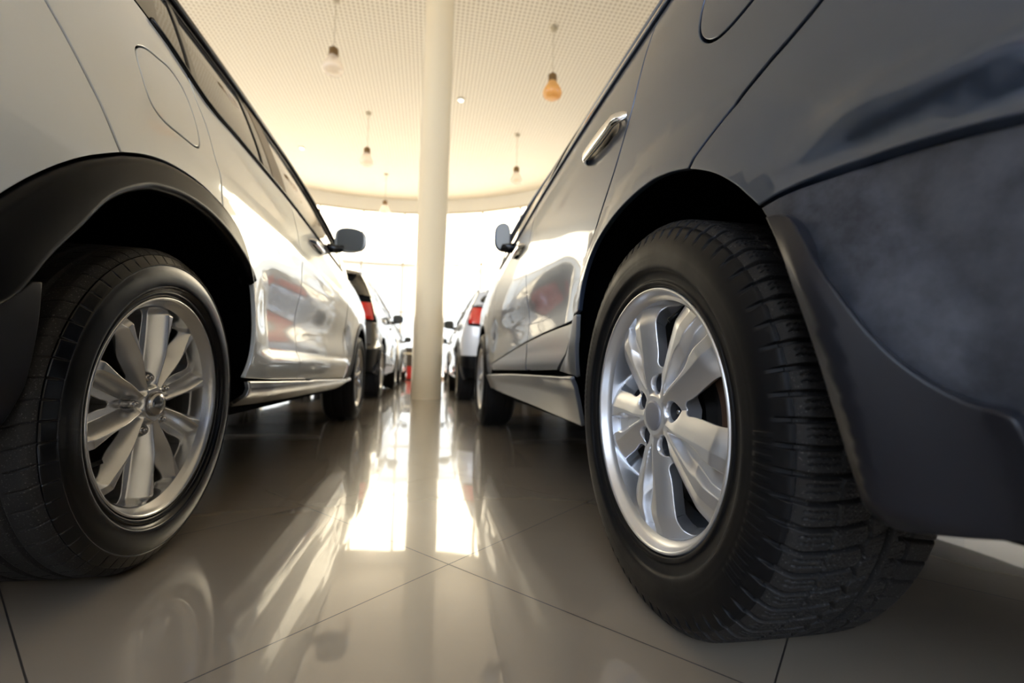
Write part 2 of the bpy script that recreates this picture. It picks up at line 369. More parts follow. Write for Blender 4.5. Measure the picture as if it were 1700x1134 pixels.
def wallseg(mb, p, q, z0, z1, t=.2):
    d = Vector((q[0]-p[0], q[1]-p[1])); n = Vector((-d.y, d.x)).normalized()*t
    V = [(p[0], p[1], z0), (q[0], q[1], z0), (q[0]+n.x, q[1]+n.y, z0), (p[0]+n.x, p[1]+n.y, z0)]; V += [(x, y, z1) for x, y, _ in V]
    mb.add(V, [(0, 3, 2, 1), (4, 5, 6, 7), (0, 1, 5, 4), (1, 2, 6, 5), (2, 3, 7, 6), (3, 0, 4, 7)])
b = MB()
for i in range(24):
    a, c = angs[0]+(angs[-1]-angs[0])*i/24, angs[0]+(angs[-1]-angs[0])*(i+1)/24
    wallseg(b, arc(a), arc(c), ZH, ZC)
b.build('wall_front', M['wall'], kind='structure')
b = MB(); wallseg(b, (-11, 8.5), pl, 0, ZC); wallseg(b, (-11, -7), (-11, .5), 0, ZC); wallseg(b, (-11, .5), (-11, 8.5), 0, 3.1); wallseg(b, (-11, .5), (-11, 8.5), 6.2, ZC); b.build('wall_left', M['wall2'], kind='structure')
b = MB(); wallseg(b, pr, (10, 7), 0, ZC); wallseg(b, (10, 7), (10, 1), 0, ZC); wallseg(b, (10, 1), (10, -7), 0, 3.1); wallseg(b, (10, 1), (10, -7), 6.2, ZC); b.build('wall_right', M['wall2'], kind='structure')
b = MB(); wallseg(b, (10, -7), (1, -7), 0, ZC); wallseg(b, (1, -7), (-11, -7), 0, 3.1); wallseg(b, (1, -7), (-11, -7), 6.2, ZC); b.build('wall_back', M['wall2'], kind='structure')
nw = 0
for k in range(len(angs)-1):
    a, c = angs[k], angs[k+1]; p, q = arc(a), arc(c); nw += 1; b = MB()
    d = Vector((q[0]-p[0], q[1]-p[1])); L = d.length; d /= L; n = Vector((-d.y, d.x))
    def fb(s0, s1, z0, z1, t0=-.03, t1=.05):
        V = [(p[0]+d.x*s+n.x*tt, p[1]+d.y*s+n.y*tt, z) for z in (z0, z1) for s, tt in ((s0, t0), (s1, t0), (s1, t1), (s0, t1))]
        b.add(V, [(0, 3, 2, 1), (4, 5, 6, 7), (0, 1, 5, 4), (1, 2, 6, 5), (2, 3, 7, 6), (3, 0, 4, 7)])
    fb(-.03, .03, 0, ZH); fb(.03, L-.03, 0, .10); fb(.03, L-.03, ZH-.05, ZH)
    fb(.03, L-.03, 2.37, 2.42); fb(.03, L-.03, 4.09, 4.15)
    w = b.build('window_%d' % nw, M['frame'], kind='structure')
    V = [(p[0]+d.x*s+n.x*.01, p[1]+d.y*s+n.y*.01, z) for s, z in ((.0, .08), (L, .08), (L, ZH-.02), (0, ZH-.02))]
    mesh('window_pane', V, [(0, 1, 2, 3)], M['pane'], w, smooth=False)
    mid = ((p[0]+q[0])/2, (p[1]+q[1])/2, ZH/2)
    portal((mid[0]+n.x*.15, mid[1]+n.y*.15, ZH/2), (mid[0]-n.x, mid[1]-n.y, ZH/2), L, ZH)
for (x0, y0), (x1, y1), cnt in (((1, -7), (-11, -7), 4), ((10, 1), (10, -7), 3), ((-11, .5), (-11, 8.5), 3)):  # unseen high windows, added and placed to light the near cars and column
    d = Vector((x1-x0, y1-y0)); L = d.length/cnt; d.normalize(); n = Vector((-d.y, d.x))
    for k in range(cnt):
        nw += 1; b = MB(); p = (x0+d.x*L*k, y0+d.y*L*k)
        for s0, s1, z0, z1 in ((0, .05, 3.1, 6.2), (L-.05, L, 3.1, 6.2), (.05, L-.05, 3.1, 3.16), (.05, L-.05, 6.14, 6.2), (L/2-.03, L/2+.03, 3.16, 6.14)):
            V = [(p[0]+d.x*s+n.x*tt, p[1]+d.y*s+n.y*tt, z) for z in (z0, z1) for s, tt in ((s0, .02), (s1, .02), (s1, .1), (s0, .1))]
            b.add(V, [(0, 3, 2, 1), (4, 5, 6, 7), (0, 1, 5, 4), (1, 2, 6, 5), (2, 3, 7, 6), (3, 0, 4, 7)])
        w = b.build('window_%d' % nw, M['frame'], kind='structure')
        V = [(p[0]+d.x*s+n.x*.06, p[1]+d.y*s+n.y*.06, z) for s, z in ((.02, 3.12), (L-.02, 3.12), (L-.02, 6.18), (.02, 6.18))]
        mesh('window_pane', V, [(0, 1, 2, 3)], M['pane'], w, smooth=False)
    mid = ((x0+x1)/2+n.x*.25, (y0+y1)/2+n.y*.25, 4.65); portal(mid, (mid[0]-n.x, mid[1]-n.y, 4.65), L*cnt, 3.1)

# round column
b = MB(); b.lathe([(.212, 0), (.212, .01), (.205, .012), (.205, ZC)], 64, c=(-.027, 6.26, 0))
b.build('column', M['column'], smooth=True, kind='', label='tall round cream column rising between the two rows of cars', category='column')
del sc.collection.objects['column']['kind']

# pendants
def pendant(loc, m, label):
    x, y, z = loc; t = empty('pendant_lamp', (x, y, ZC), label=label, category='pendant lamp', group='glass pendant lamps over the aisle')
    z -= ZC
    MB().tube([(0, 0, 0), (0, 0, z+.26)], .006, 8).build('cord', M['cord'], t, True)
    MB().lathe([(0, 0), (.06, 0), (.06, -.03), (.02, -.04), (0, -.04)], 20).build('ceiling_cup', M['cord'], t, True)
    MB().lathe([(0, z+.27), (.03, z+.265), (.045, z+.24), (.075, z+.225), (.078, z+.12), (.07, z+.10), (0, z+.10)], 28).build('socket', M['brass'], t, True)
    pr = [(.068, .115), (.078, .09), (.105, .04), (.14, -.02), (.163, -.075), (.168, -.11), (.155, -.15), (.12, -.18), (.07, -.195), (.01, -.2)]
    MB().lathe([(r, z+h) for r, h in pr], 40).build('glass_shade', m, t, True)
    return t
pendant((-1.742, 7.61, 5.42), M['lamp_clear'], 'milky glass pendant lamp nearest on the left of the column, above the white car')
pendant((-1.653, 11.05, 5.42), M['lamp_clear'], 'milky glass pendant lamp left of the column, second from the front in its row')
pendant((-1.558, 14.54, 5.42), M['lamp_clear'], 'smallest pendant lamp, hanging in front of the window left of the column')
pendant((1.973, 7.47, 5.42), M['lamp_amber'], 'amber glass pendant lamp on the right above the grey car')
pendant((2.047, 11.23, 5.42), M['lamp_clear'], 'pale glass pendant lamp right of the column, behind the amber one')
for (x, y), lb in (((.50, 10.0), 'small round white ceiling spotlight just right of the column'), ((-3.76, 13.3), 'small round white ceiling spotlight above the roof of the white car')):
    t = empty('ceiling_spotlight', (x, y, ZC), label=lb, category='spotlight', group='ceiling spotlights')
    MB().lathe([(0, -.002), (.09, -.002), (.09, -.02), (.065, -.025)], 24).build('ring', M['wall'], t, True)
    MB().lathe([(.065, -.02), (.04, -.045), (0, -.05)], 24).build('lens', M['lampwhite'], t, True)
# cabinet by the far window
t = empty('display_counter', (-.48, 15.1, 0), label='small dark and red display counter standing by the far window beside the column', category='counter')
MB().box((-.36, -.25, .03), (.36, .25, .44)).build('lower_panel', M['cab_red'], t, label='red lower panel')
MB().box((-.36, -.25, .44), (.36, .25, .82)).build('upper_panel', M['cab_dark'], t)
MB().box((-.38, -.27, .82), (.38, .27, .88)).build('shelf', M['cab_cream'], t)
MB().box((-.36, -.25, .88), (.36, .25, 1.04)).build('top', M['cab_dark'], t)
MB().box((-.30, -.2, 0), (.30, .2, .03)).build('plinth', M['cab_dark'], t)

# ------------------------------------------------------------------ wheels (x = outward, y forward, z up, centre at origin)
def smst(e0, e1, x): return sm((x-e0)/(e1-e0))
def rot2(y, z, a): c, s_ = math.cos(a), math.sin(a); return y*c+z*s_, -y*s_+z*c
def face_twin(y, z):       # five broad twin spokes
    r = np.hypot(y, z); h = np.full(np.shape(r), -.030); base = -.010-.010*smst(.17, .207, r)-.004*smst(.08, .03, r)
    best = np.full(np.shape(r), -9.)
    for k in range(5):
        u, v = rot2(y, z, math.radians(60+72*k)); av = np.abs(v)          # u along spoke, v across
        cr_ = .0035+.0385*smst(.028, .21, u)**.85                                  # crest distance
        gin = cr_-.0045-.002*smst(.05, .16, u)
        d = np.where(av > cr_, -.30*(av-cr_)-6*np.maximum(0, av-cr_-.012)**2, 0)
        # groove with a deeper canoe pocket between the crests
        qq = (av/gin)**2+np.where(u > .105, ((u-.105)/.064)**2, 0); pk = smst(1, .2, qq)*smst(.05, .075, u)
        chn = smst(0, .0065, .50*cr_-av)*smst(.085, .125, u)
        d = d-np.maximum(.0165*pk, .016*chn)
        hh = base+d
        best = np.where((u > 0) & (hh > best), hh, best)
    h = np.maximum(best, -.060)
    hub = smst(.042, .034, r); h = h*(1-hub)+(-.013)*hub
    for k in range(5):     # lug wells
        a = math.radians(24+72*k); dd = np.hypot(y-.057*math.cos(a), z-.057*math.sin(a)); w = smst(.0182, .0148, dd); h = h*(1-w)+(-.048)*w
    return h
def face_ten(y, z):        # ten blade spokes
    r = np.hypot(y, z); base = -.012-.012*smst(.19, .207, r)-.010*smst(.12, .03, r)
    best = np.full(np.shape(r), -9.)
    for k in range(10):
        u, v = rot2(y, z, math.radians(14+36*k)); s_ = 1 if k % 2 == 0 else -1
        v = v*s_; v = v+.006*np.sin(np.clip(u/.21, 0, 1)*PI)               # slight sweep
        cw = .0012+.017*smst(.12, .215, u)                                   # flat facet widening to the rim
        d = np.where(v > 0, -.9*v-45*v*v, -1.9*np.maximum(0, -v-cw))
        d = d-np.where((v < 0), .03*np.minimum(-v, cw), 0)
        hh = base+d
        best = np.where((u > 0) & (hh > best), hh, best)
    h = np.maximum(best, -.046)
    hub = smst(.044, .034, r); h = h*(1-hub)+(-.020)*hub
    for k in range(5):
        a = math.radians(32+72*k); dd = np.hypot(y-.057*math.cos(a), z-.057*math.sin(a)); w = smst(.017, .012, dd); h = h*(1-w)+(-.045)*w
    return h
def window_poly(a0, r0, r1, w0, w1, n=5):
    c = []
    pts = [(r0, 0), (r0+.006, -w0), (r0+.03, -w0-(w1-w0)*.22), (r1-.02, -w1), (r1-.004, -w1*.93), (r1, -w1*.6), (r1+.001, 0), (r1, w1*.6), (r1-.004, w1*.93), (r1-.02, w1), (r0+.03, w0+(w1-w0)*.22), (r0+.006, w0)]
    return [(u*math.cos(a0)-v*math.sin(a0), u*math.sin(a0)+v*math.cos(a0)) for u, v in smooth_path(pts, .004, True)]
def tyre_mesh(R, Wd, rim_r, rows, tread, side, parent, m_tread, m_side, ang=None, nt=40):
    """tread & sidewall as two meshes; x from outer lip plane"""
    if ang is None: ang = np.linspace(0, 2*PI, rows, endpoint=False)
    sh = R-.0
    # tread: w from 0 (outer shoulder) to Wt
    Wt = Wd-.035; x0 = -.006
    w = np.linspace(0, Wt, nt)
    e = np.clip(np.abs(w-Wt/2)/(Wt/2), 0, 1); rad = R-.0015*e**2-.012*np.clip((e-.82)/.18, 0, 1)**2.2
    A, Wg = np.meshgrid(ang, w, indexing='ij'); Rg = np.tile(rad, (len(ang), 1))
    if tread is not None: Rg = Rg-tread(A*R, Wg, Wt)
    P = np.stack([x0-Wg, Rg*np.cos(A), Rg*np.sin(A)], -1)
    P[..., 2] = np.maximum(P[..., 2], -R+.0012)
    V, Fq = grid(P, True); o1 = mesh('tyre', V, Fq[:, ::-1], m_tread, parent)
    ro = rad[0]
    prof = [(rim_r-.006, -.014), (rim_r+.001, -.003), (rim_r+.004, .0015), (rim_r+.010, .003), (rim_r+.014, .001)]+side+[(ro+.0, x0+.0005)]
    pr = np.array(prof); n_f = 6; t = np.arange(len(pr)); tt = np.linspace(0, len(pr)-1, (len(pr)-1)*n_f+1)
    rr_ = spl(t, pr[:, 0])(tt); xx = spl(t, pr[:, 1])(tt)
    A2, _ = np.meshgrid(ang, tt, indexing='ij'); R2 = np.tile(rr_, (len(ang), 1)); X2 = np.tile(xx, (len(ang), 1))
    if tread is not None:
        f = smst(ro-.022, ro-.002, R2)
        dpt = tread(A2*R, np.full_like(A2, .002), Wt); X2 = X2-f*dpt*.8; R2 = R2-np.where(R2 >= ro-.004, dpt*smst(ro-.006, ro, R2), 0)
    if len(ang) > 2000:      # ribbed decorative bands moulded into the sidewall
        bd = smst(.284, .287, R2)*smst(.309, .306, R2); ph = np.mod(A2+.2, PI); X2 = X2+bd*.0009*(smst(.0, .35, np.sin(A2*150))*(ph > .15)*(ph < .85))-.0007*groove(R2-.2815, .0012)
    P = np.stack([X2, R2*np.cos(A2), R2*np.sin(A2)], -1); P[..., 2] = np.maximum(P[..., 2], -R+.0012)
    V, Fq = grid(P, True); mesh('sidewall', V, Fq, m_side, parent)
    # inner sidewall
    xi = x0-Wt; pr = [(rad[-1], xi), (R-.03, xi-.016), (R-.07, xi-.02), (rim_r, xi-.004), (rim_r-.02, xi+.01)]
    P = np.array([[(xx_, r_*math.cos(a), r_*math.sin(a)) for r_, xx_ in pr] for a in np.linspace(0, 2*PI, 72, endpoint=False)])
    P[..., 2] = np.maximum(P[..., 2], -R+.0012)
    V, Fq = grid(P, True); mesh('inner_sidewall', V, Fq[:, ::-1], m_side, parent)
def line(x, w): return np.clip(1-np.abs(x)/w, 0, 1)
def groove(x, w): return smst(w, w*.55, np.abs(x))
def per(x, p): return (x/p-np.round(x/p))*p
def tread_winter(a, w, Wt):
    p = 2*PI*.3435/72; g = np.zeros_like(a)
    c = np.where(w < .092, -.010*(np.clip(w-.02, 0, 1)/.07)**2.5, 0)
    lat = groove(per(a-c, p), .0036+.0006*(w < .045))
    outer = (w < .089); g = np.maximum(g, .0095*lat*outer)
    ci = .012*np.clip((w-.128)/.06, 0, 1)**.7
    lat2 = groove(per(a-ci-p*.4, p), .0034)*(w > .132); g = np.maximum(g, .0095*lat2)
    # longitudinal grooves
    zz = .0012*np.sin(a*2*PI/p*2)
    g = np.maximum(g, .006*groove(w-.046-zz, .0020)*(w < .06))
    g = np.maximum(g, .0095*groove(w-.090-.0024*np.sin(a*2*PI/p), .0034))
    g = np.maximum(g, .0120*groove(w-.119, .0058))
    g = np.maximum(g, .0085*groove(w-.149-.001*np.sin(a*2*PI/p), .0030))
    # centre rib slots
    cs_ = groove(per(a+.45*(w-.09)-p*.5, p), .0018)*(w > .092)*(w < .113); g = np.maximum(g, .006*cs_)
    # sipes
    wig = .0009*np.sin(w*2*PI/.0065)
    for o in (.30, .56): g = np.maximum(g, .0035*groove(per(a-c-p*o-wig, p), .0013)*(w > .008)*(w < .042))
    for o in (.2, .4, .6, .8):
        g = np.maximum(g, .0018*groove(per(a-c-p*o-1.5*wig-.2*(w-.06), p), .0008)*(w > .050)*(w < .084))
        g = np.maximum(g, .0018*groove(per(a-p*o-1.5*wig+.3*(w-.13), p), .0008)*(w > .126)*(w < .146))
        g = np.maximum(g, .0014*groove(per(a-p*o-wig+.35*(w-.1), p), .0007)*(w > .095)*(w < .113))
    return g
def tread_road(a, w, Wt):
    p = 2*PI*.3274/62; g = np.zeros_like(a)
    for c in (.045, .083, .121, .160): g = np.maximum(g, .0075*groove(w-c, .0045))
    g = np.maximum(g, .0035*groove(per(a-.25*w, p), .0014)*(w < .034)*(w > -.01))
    g = np.maximum(g, .003*groove(per(a-.4*w, p), .0011)*(w > .056)*(w < .072))
    g = np.maximum(g, .003*groove(per(a+.4*w, p), .0011)*(w > .092)*(w < .11))
    return g
def wheel(kind, detail, cast=True):
    """returns a root mesh 'wheel' (the alloy rim) with sub-parts"""
    twin = kind == 'twin'; al = M['alloy'] if twin else M['alloy_grey']
    f = face_twin if twin else face_ten
    hol = []
    if twin: hol = [window_poly(math.radians(24+72*k), .088, .1985, .010, .0355) for k in range(5)]
    else:
        for k in range(10):
            lug = k % 2 == 0        # lug wells sit at 32+72k
            hol.append(window_poly(math.radians(32+36*k), .102 if lug else .080, .199, .006 if lug else .004, .0265 if lug else .0285))
    circ = [(.2072*math.cos(a), .2072*math.sin(a)) for a in np.linspace(0, 2*PI, 181)[:-1]]
    F = lambda a, b: np.stack([f(a, b), a, b], -1)
    NEPS[0] = .0011 if detail else .003
    root = panel('wheel', circ, F, al, None, (1, 0, 0), hol, step=.00135 if detail else .008, edge=.0018 if detail else .008, gap=0, r=.002, depth=.02, hdepth=.030)
    root['_tmp'] = 1; NEPS[0] = 6e-4
    lip = [(.2235, -.030), (.2282, -.012), (.2290, -.004), (.2272, .0005), (.2245, .0005), (.2220, -.004), (.2195, -.012), (.2145, -.018), (.2070, -.022)]
    if not twin: lip = [(.2235, -.030), (.2275, -.010), (.2285, -.003), (.2268, .0005), (.2235, 0), (.2205, -.007), (.2150, -.014), (.2070, -.023)]
    MB().lathe(lip, 180 if detail else 48, 'x').build('rim_lip', al, root, True)
    MB().lathe([(.2070, -.021), (.2045, -.04), (.203, -.07), (.197, -.10), (.197, -.20)], 120 if detail else 40, 'x').build('barrel', al, root, True)
    if twin:
        MB().lathe([(.0, -.0095), (.022, -.0097), (.0265, -.0108), (.0272, -.016)], 48, 'x').build('centre_cap', M['cap'], root, True, label='matte grey centre cap')
    else:
        MB().lathe([(.0, -.006), (.012, -.0068), (.021, -.0098), (.0255, -.0145), (.026, -.024)], 48, 'x').build('centre_cap', M['cap_chrome'], root, True, label='domed dark chrome centre cap')
    for k in range(5):
        a = math.radians((24 if twin else 32)+72*k); c = (0, .057*math.cos(a), .057*math.sin(a)); b = MB()
        q0 = -.006 if twin else 0
        b.lathe([(.0, q0-.0245), (.0045, q0-.025), (.0085, q0-.028), (.0095, q0-.034), (.0095, q0-.05)], 6, 'x', c)
        b.lathe([(.0, q0-.020), (.004, q0-.021), (.0055, q0-.0245), (.0055, q0-.03)], 14, 'x', c)
        b.build('lug_nut', M['nut'], root, True)
        if detail and twin: MB().lathe([(.0, -.0445), (.0150, -.0445), (.0158, -.040), (.0162, -.0235)], 28, 'x', c).build('lug_well', M['cap_dark'], root, True, label='dark grey lug well')
    b = MB(); b.lathe([(.0, -.075), (.07, -.075), (.085, -.062), (.088, -.080), (.152, -.080), (.152, -.105), (.09, -.105)], 72, 'x'); b.build('brake_disc', M['disc'], root, False)
    if detail:
        # caliper over the rear edge
        b = MB()
        for i in range(10):
            pass
        A = np.linspace(math.radians(150 if twin else 160), math.radians(205), 12)
        P = np.array([[(x_, r_*math.cos(a), r_*math.sin(a)) for x_, r_ in ((-.064, .122), (-.060, .13), (-.060, .158), (-.066, .168), (-.11, .168))] for a in A])
        V, Fq = grid(P); mesh('brake_caliper', V, Fq, M['rust'] if twin else M['disc'], root, label='rust-brown brake caliper edge' if twin else 'dark brake caliper')
        va = 1.80 if twin else math.radians(-148)
        MB().tube([(-.050, .198*math.cos(va), .198*math.sin(va)), (-.038, .186*math.cos(va), .186*math.sin(va)), (-.020, .172*math.cos(va), .172*math.sin(va))], [.005, .0045, .004], 10).build('valve_stem', M['black_plastic'], root, True)
    MB().lathe([(0, -.125), (.19, -.125)], 48, 'x').build('backing_plate', M['void'], root, True)
    R = .3435 if twin else .3274; Wd = .235 if twin else .235
    if twin: side = [(.255, .004), (.262, .0095), (.275, .0105), (.290, .0105), (.303, .0085), (.316, .004), (.326, -.0005)]
    else: side = [(.2465, .0045), (.252, .0105), (.266, .0115), (.282, .0105), (.293, .0085), (.2955, .0098), (.298, .0078), (.307, .0025), (.314, -.002)]
    if detail and twin:
        ang = np.concatenate([np.linspace(-PI, -PI/2+.5, 1080, endpoint=False), np.linspace(-PI/2+.5, PI/2-.35, 220, endpoint=False), np.linspace(PI/2-.35, PI, 1150, endpoint=False)])
        tyre_mesh(R, Wd, .2285, 0, tread_winter, side, root, M['rubber'], M['rubber_side'], ang, 170)
    elif detail:
        ang = np.concatenate([np.linspace(-PI, -PI/2+.6, 620, endpoint=False), np.linspace(-PI/2+.6, PI/2-.6, 160, endpoint=False), np.linspace(PI/2-.6, PI, 700, endpoint=False)])
        tyre_mesh(R, Wd, .2280, 0, tread_road, side, root, M['rubber'], M['rubber_shiny'], ang, 110)
    else:
        tyre_mesh(R, Wd, .2285, 72, lambda a, w, Wt: .007*np.maximum(groove(w-.06, .006), groove(w-.13, .006)), side, root, M['rubber'], M['rubber_side'], None, 40)
    del root['_tmp']
    return root
def place_wheel(w, car, x, y, z, sgn, name='wheel'):
    w.parent = car; w.location = (x*sgn, y, z); w.scale = (sgn, 1, 1); return w

# ------------------------------------------------------------------ car bodies
def make_plan(w=.92, sr=-.42, rr=.44, sf=2.95, rf=.55):
    ds_ = .002; S_ = {}
    def march(s_start, rc, s0, sign):
        x, y, ph, s_ = w+.012, 1.2, 0., s0; rows = []
        while x > 0 and len(rows) < 4000:
            n = (math.cos(ph), sign*math.sin(ph)); rows.append((s_, x, y, n[0], n[1]))
            past = (s_-s_start)*sign; k = 1/60
            if past > 0: k = 1/60+(1/rc-1/60)*float(sm(past/.10))
            if ph > math.radians(74): k = (1/rc)+(1/5-1/rc)*float(sm((ph-math.radians(74))/math.radians(8)))
            if ph > math.radians(87): k = 1/8
            if ph >= math.radians(89.5): k = 0.0
            x -= math.sin(ph)*ds_; y += sign*math.cos(ph)*ds_; ph += k*ds_; s_ += sign*ds_
        return rows
    a = march(sf, rf, 1.2, 1); b_ = march(sr, rr, 1.2, -1)
    T = np.array(b_[::-1][:-1]+a); return T
class Body:
    def __init__(s, T, inset, disp): s.T = T; s.inset = inset; s.disp = disp; s.smin = T[0, 0]; s.smax = T[-1, 0]
    def f(s, sgn=1, off=0., extra=None):
        T = s.T
        def F(a, z):
            a = np.asarray(a, float); z = np.asarray(z, float)+0*a
            x = np.interp(a, T[:, 0], T[:, 1]); y = np.interp(a, T[:, 0], T[:, 2]); nx = np.interp(a, T[:, 0], T[:, 3]); ny = np.interp(a, T[:, 0], T[:, 4])
            l = np.hypot(nx, ny); nx /= l; ny /= l
            o = -s.inset(z)+s.disp(a, z)+off
            if extra is not None: o = o+extra(a, z)
            return np.stack([(x+nx*o)*sgn, y+ny*o, z], -1)
        return F
def curve(pts): 
    p = sorted(pts); return spl([q[0] for q in p], [q[1] for q in p])
def seg(f, a, b, n): return [(float(t_), float(f(t_))) for t_ in np.linspace(a, b, n)]

def car_shell(car, body, belt, roof, zR, RA, RF, WB, P, detail, glassM, sD=-.62, sCowl=2.30, crown=.05, rear=True):
    """roof, glass, inner shell, liners, hood - everything not a side panel"""
    T = body.T; smin, smax = body.smin, body.smax
    # ---- inner dark shell on both sides
    for sgn in (1, -1):
        F = body.f(sgn, -.022)
        s_ = np.arange(smin+.01, smax-.01, .03); zs = np.linspace(0, 1, 24)
        def topz(a): return np.where(a < sD, belt(np.maximum(a, sD)), np.where(a > sCowl, belt(a), roof(a)))-.01
        S2, Z2 = np.meshgrid(s_, zs, indexing='ij'); Zt = topz(S2); ZZ = .30+(Zt-.30)*Z2
        Pq = F(S2.ravel(), ZZ.ravel()).reshape(*S2.shape, 3); V, Fq = grid(Pq)
        c = V[Fq].mean(1); keep = (np.hypot(c[:, 1]-0, c[:, 2]-zR) > RA+.055) & (np.hypot(c[:, 1]-WB, c[:, 2]-zR) > RA+.055)
        mesh('inner_panel', V, Fq[keep], M['void'], car)
        # wheel liners
        for yc in (0, WB):
            A = np.linspace(-.10, PI+.10, 40); R_ = RA+.045
            rows = []
            for a in A:
                y1, z1 = yc+(R_+.045)*math.cos(a), zR+(R_+.045)*math.sin(a); y2, z2 = yc+R_*math.cos(a), zR+R_*math.sin(a)
                sh1 = abs(F(np.array([y1]), np.array([max(z1, .3)]))[0][0])+.004; sh2 = abs(F(np.array([y2]), np.array([max(z2, .3)]))[0][0])+.010
                rows.append([(sgn*sh1, y1, z1), (sgn*sh2, y2, z2), (sgn*.60, y2, z2), (sgn*.60, yc+.05*math.cos(a), zR+.05*math.sin(a))])
            Pq = np.array(rows)
            V, Fq = grid(Pq); V[:, 2] = np.maximum(V[:, 2], .28); mesh('wheel_liner', V, Fq, M['liner'], car)
    MB().box((-.80, .40, .24), (.80, WB-.40, .33)).build('underbody', M['void'], car)
    MB().box((-.58, -.72, .26), (.58, .40, .40)).build('underbody', M['void'], car)
    MB().box((-.58, WB-.40, .24), (.58, WB+.55, .40)).build('underbody', M['void'], car)
    # ---- roof / windscreen / hood: cross lofts
    def loft(name, ss, zf, m, cr, nu=25):
        F = body.f(1, 0.); E = F(ss, zf(ss)); tz = np.gradient(E[:, 2]); ty = np.gradient(E[:, 1]); tx = np.hypot(ty, tz)+1e-9
        nv = np.stack([-tz/tx, ty/tx], 1); nv[nv[:, 1] < 0] *= 1
        u = np.linspace(-1, 1, nu); cr_ = cr(ss) if callable(cr) else np.full(len(ss), cr)
        Pq = np.zeros((len(ss), nu, 3))
        for j, uu in enumerate(u):
            k = (1-uu**2)*cr_
            Pq[:, j, 0] = E[:, 0]*np.sign(uu)*abs(uu)**1.0 if uu else 0
            Pq[:, j, 1] = E[:, 1]+nv[:, 0]*k; Pq[:, j, 2] = E[:, 2]+nv[:, 1]*k
        V, Fq = grid(Pq); return mesh(name, V, Fq, m, car), Pq
    sH = 1.50 if belt is BELT['A'] else 1.45
    rf, RP = loft('roof', np.linspace(sD, sH, 40), roof, P['paint'], lambda s_: .055+0*s_)
    loft('windscreen', np.linspace(sH+.004, sCowl, 24), roof, glassM, lambda s_: .055+.10*sm((s_-sH)/.3))
    loft('bonnet', np.linspace(sCowl, smax-.02, 50), belt, P['paint'], lambda s_: .055*sm((smax-s_)/.6)+.02)
    # ---- hatch: from the belt ring round the back to the rear edge of the roof
    Fr = body.f(1, 0.); top = RP[0]           # (25,3)
    nu = 25; ss = smin+(sD-smin)*np.abs(np.linspace(-1, 1, nu))
    bot = Fr(ss, belt(np.full(nu, sD))); bot[:, 0] *= np.sign(np.linspace(-1, 1, nu)+1e-9); bot[nu//2, 0] = 0
    def Hf(a, b_):                             # a in [-1,1], b in [0,1]
        a = np.asarray(a, float); b_ = np.asarray(b_, float); g = np.linspace(-1, 1, nu)
        B0 = np.stack([np.interp(a, g, bot[:, i]) for i in range(3)], -1); T0 = np.stack([np.interp(a, g, top[:, i]) for i in range(3)], -1)
        q = B0*(1-b_[..., None])+T0*b_[..., None]; bul = np.sin(np.clip(b_, 0, 1)*PI)*.05*(1-np.abs(a)**6); q[..., 1] -= bul; return q
    a_, b2 = np.meshgrid(np.linspace(-1, 1, 49), np.linspace(0, 1, 15), indexing='ij'); Pq = Hf(a_, b2); V, Fq = grid(Pq)
    mesh('tailgate_frame', V, Fq, P['paint'], car)
    def H2(a, b_): q = Hf(a, b_); q[..., 1] -= .012; return q
    panel('rear_window', smooth_path([(-.80, .12), (0, .09), (.80, .12), (.76, .80), (0, .86), (-.76, .80)], .05, True), H2, glassM, car, (0, -1, .3), step=.08, edge=.05, gap=0, r=.003, depth=.008)
    b = MB(); 
    pts = [(x_, top[12][1]-.03-.05*(1-x_**2/.5), top[12][2]-.035-.02*x_**2) for x_ in np.linspace(-.62, .62, 13)]
    V = []; Fc = []
    for (x_, y_, z_) in pts: V += [(x_, y_+.10, z_+.028), (x_, y_, z_+.018), (x_, y_-.045, z_-.004), (x_, y_-.04, z_-.014), (x_, y_+.08, z_-.002)]
    for i in range(12):
        for k in range(5): Fc.append((i*5+k, i*5+(k+1) % 5, i*5+5+(k+1) % 5, i*5+5+k))
    Fc += [(4, 3, 2, 1, 0), tuple(60+k for k in range(5))]
    b.add(V, Fc); b.build('spoiler', P['paint'], car, False)

def arch_pts(R, zc, yc=0, a0=-.20, a1=PI+.20, n=40, sx=1.0):
    return [(yc+R*sx*math.cos(a), zc+R*math.sin(a)) for a in np.linspace(a0, a1, n)]
OUT = lambda P_: np.stack([P_[:, 0], (P_[:, 1]-1.3)*.4*(np.abs(P_[:, 0]) < .8), 0*P_[:, 0]], 1)
def rev(l): return list(l)[::-1]

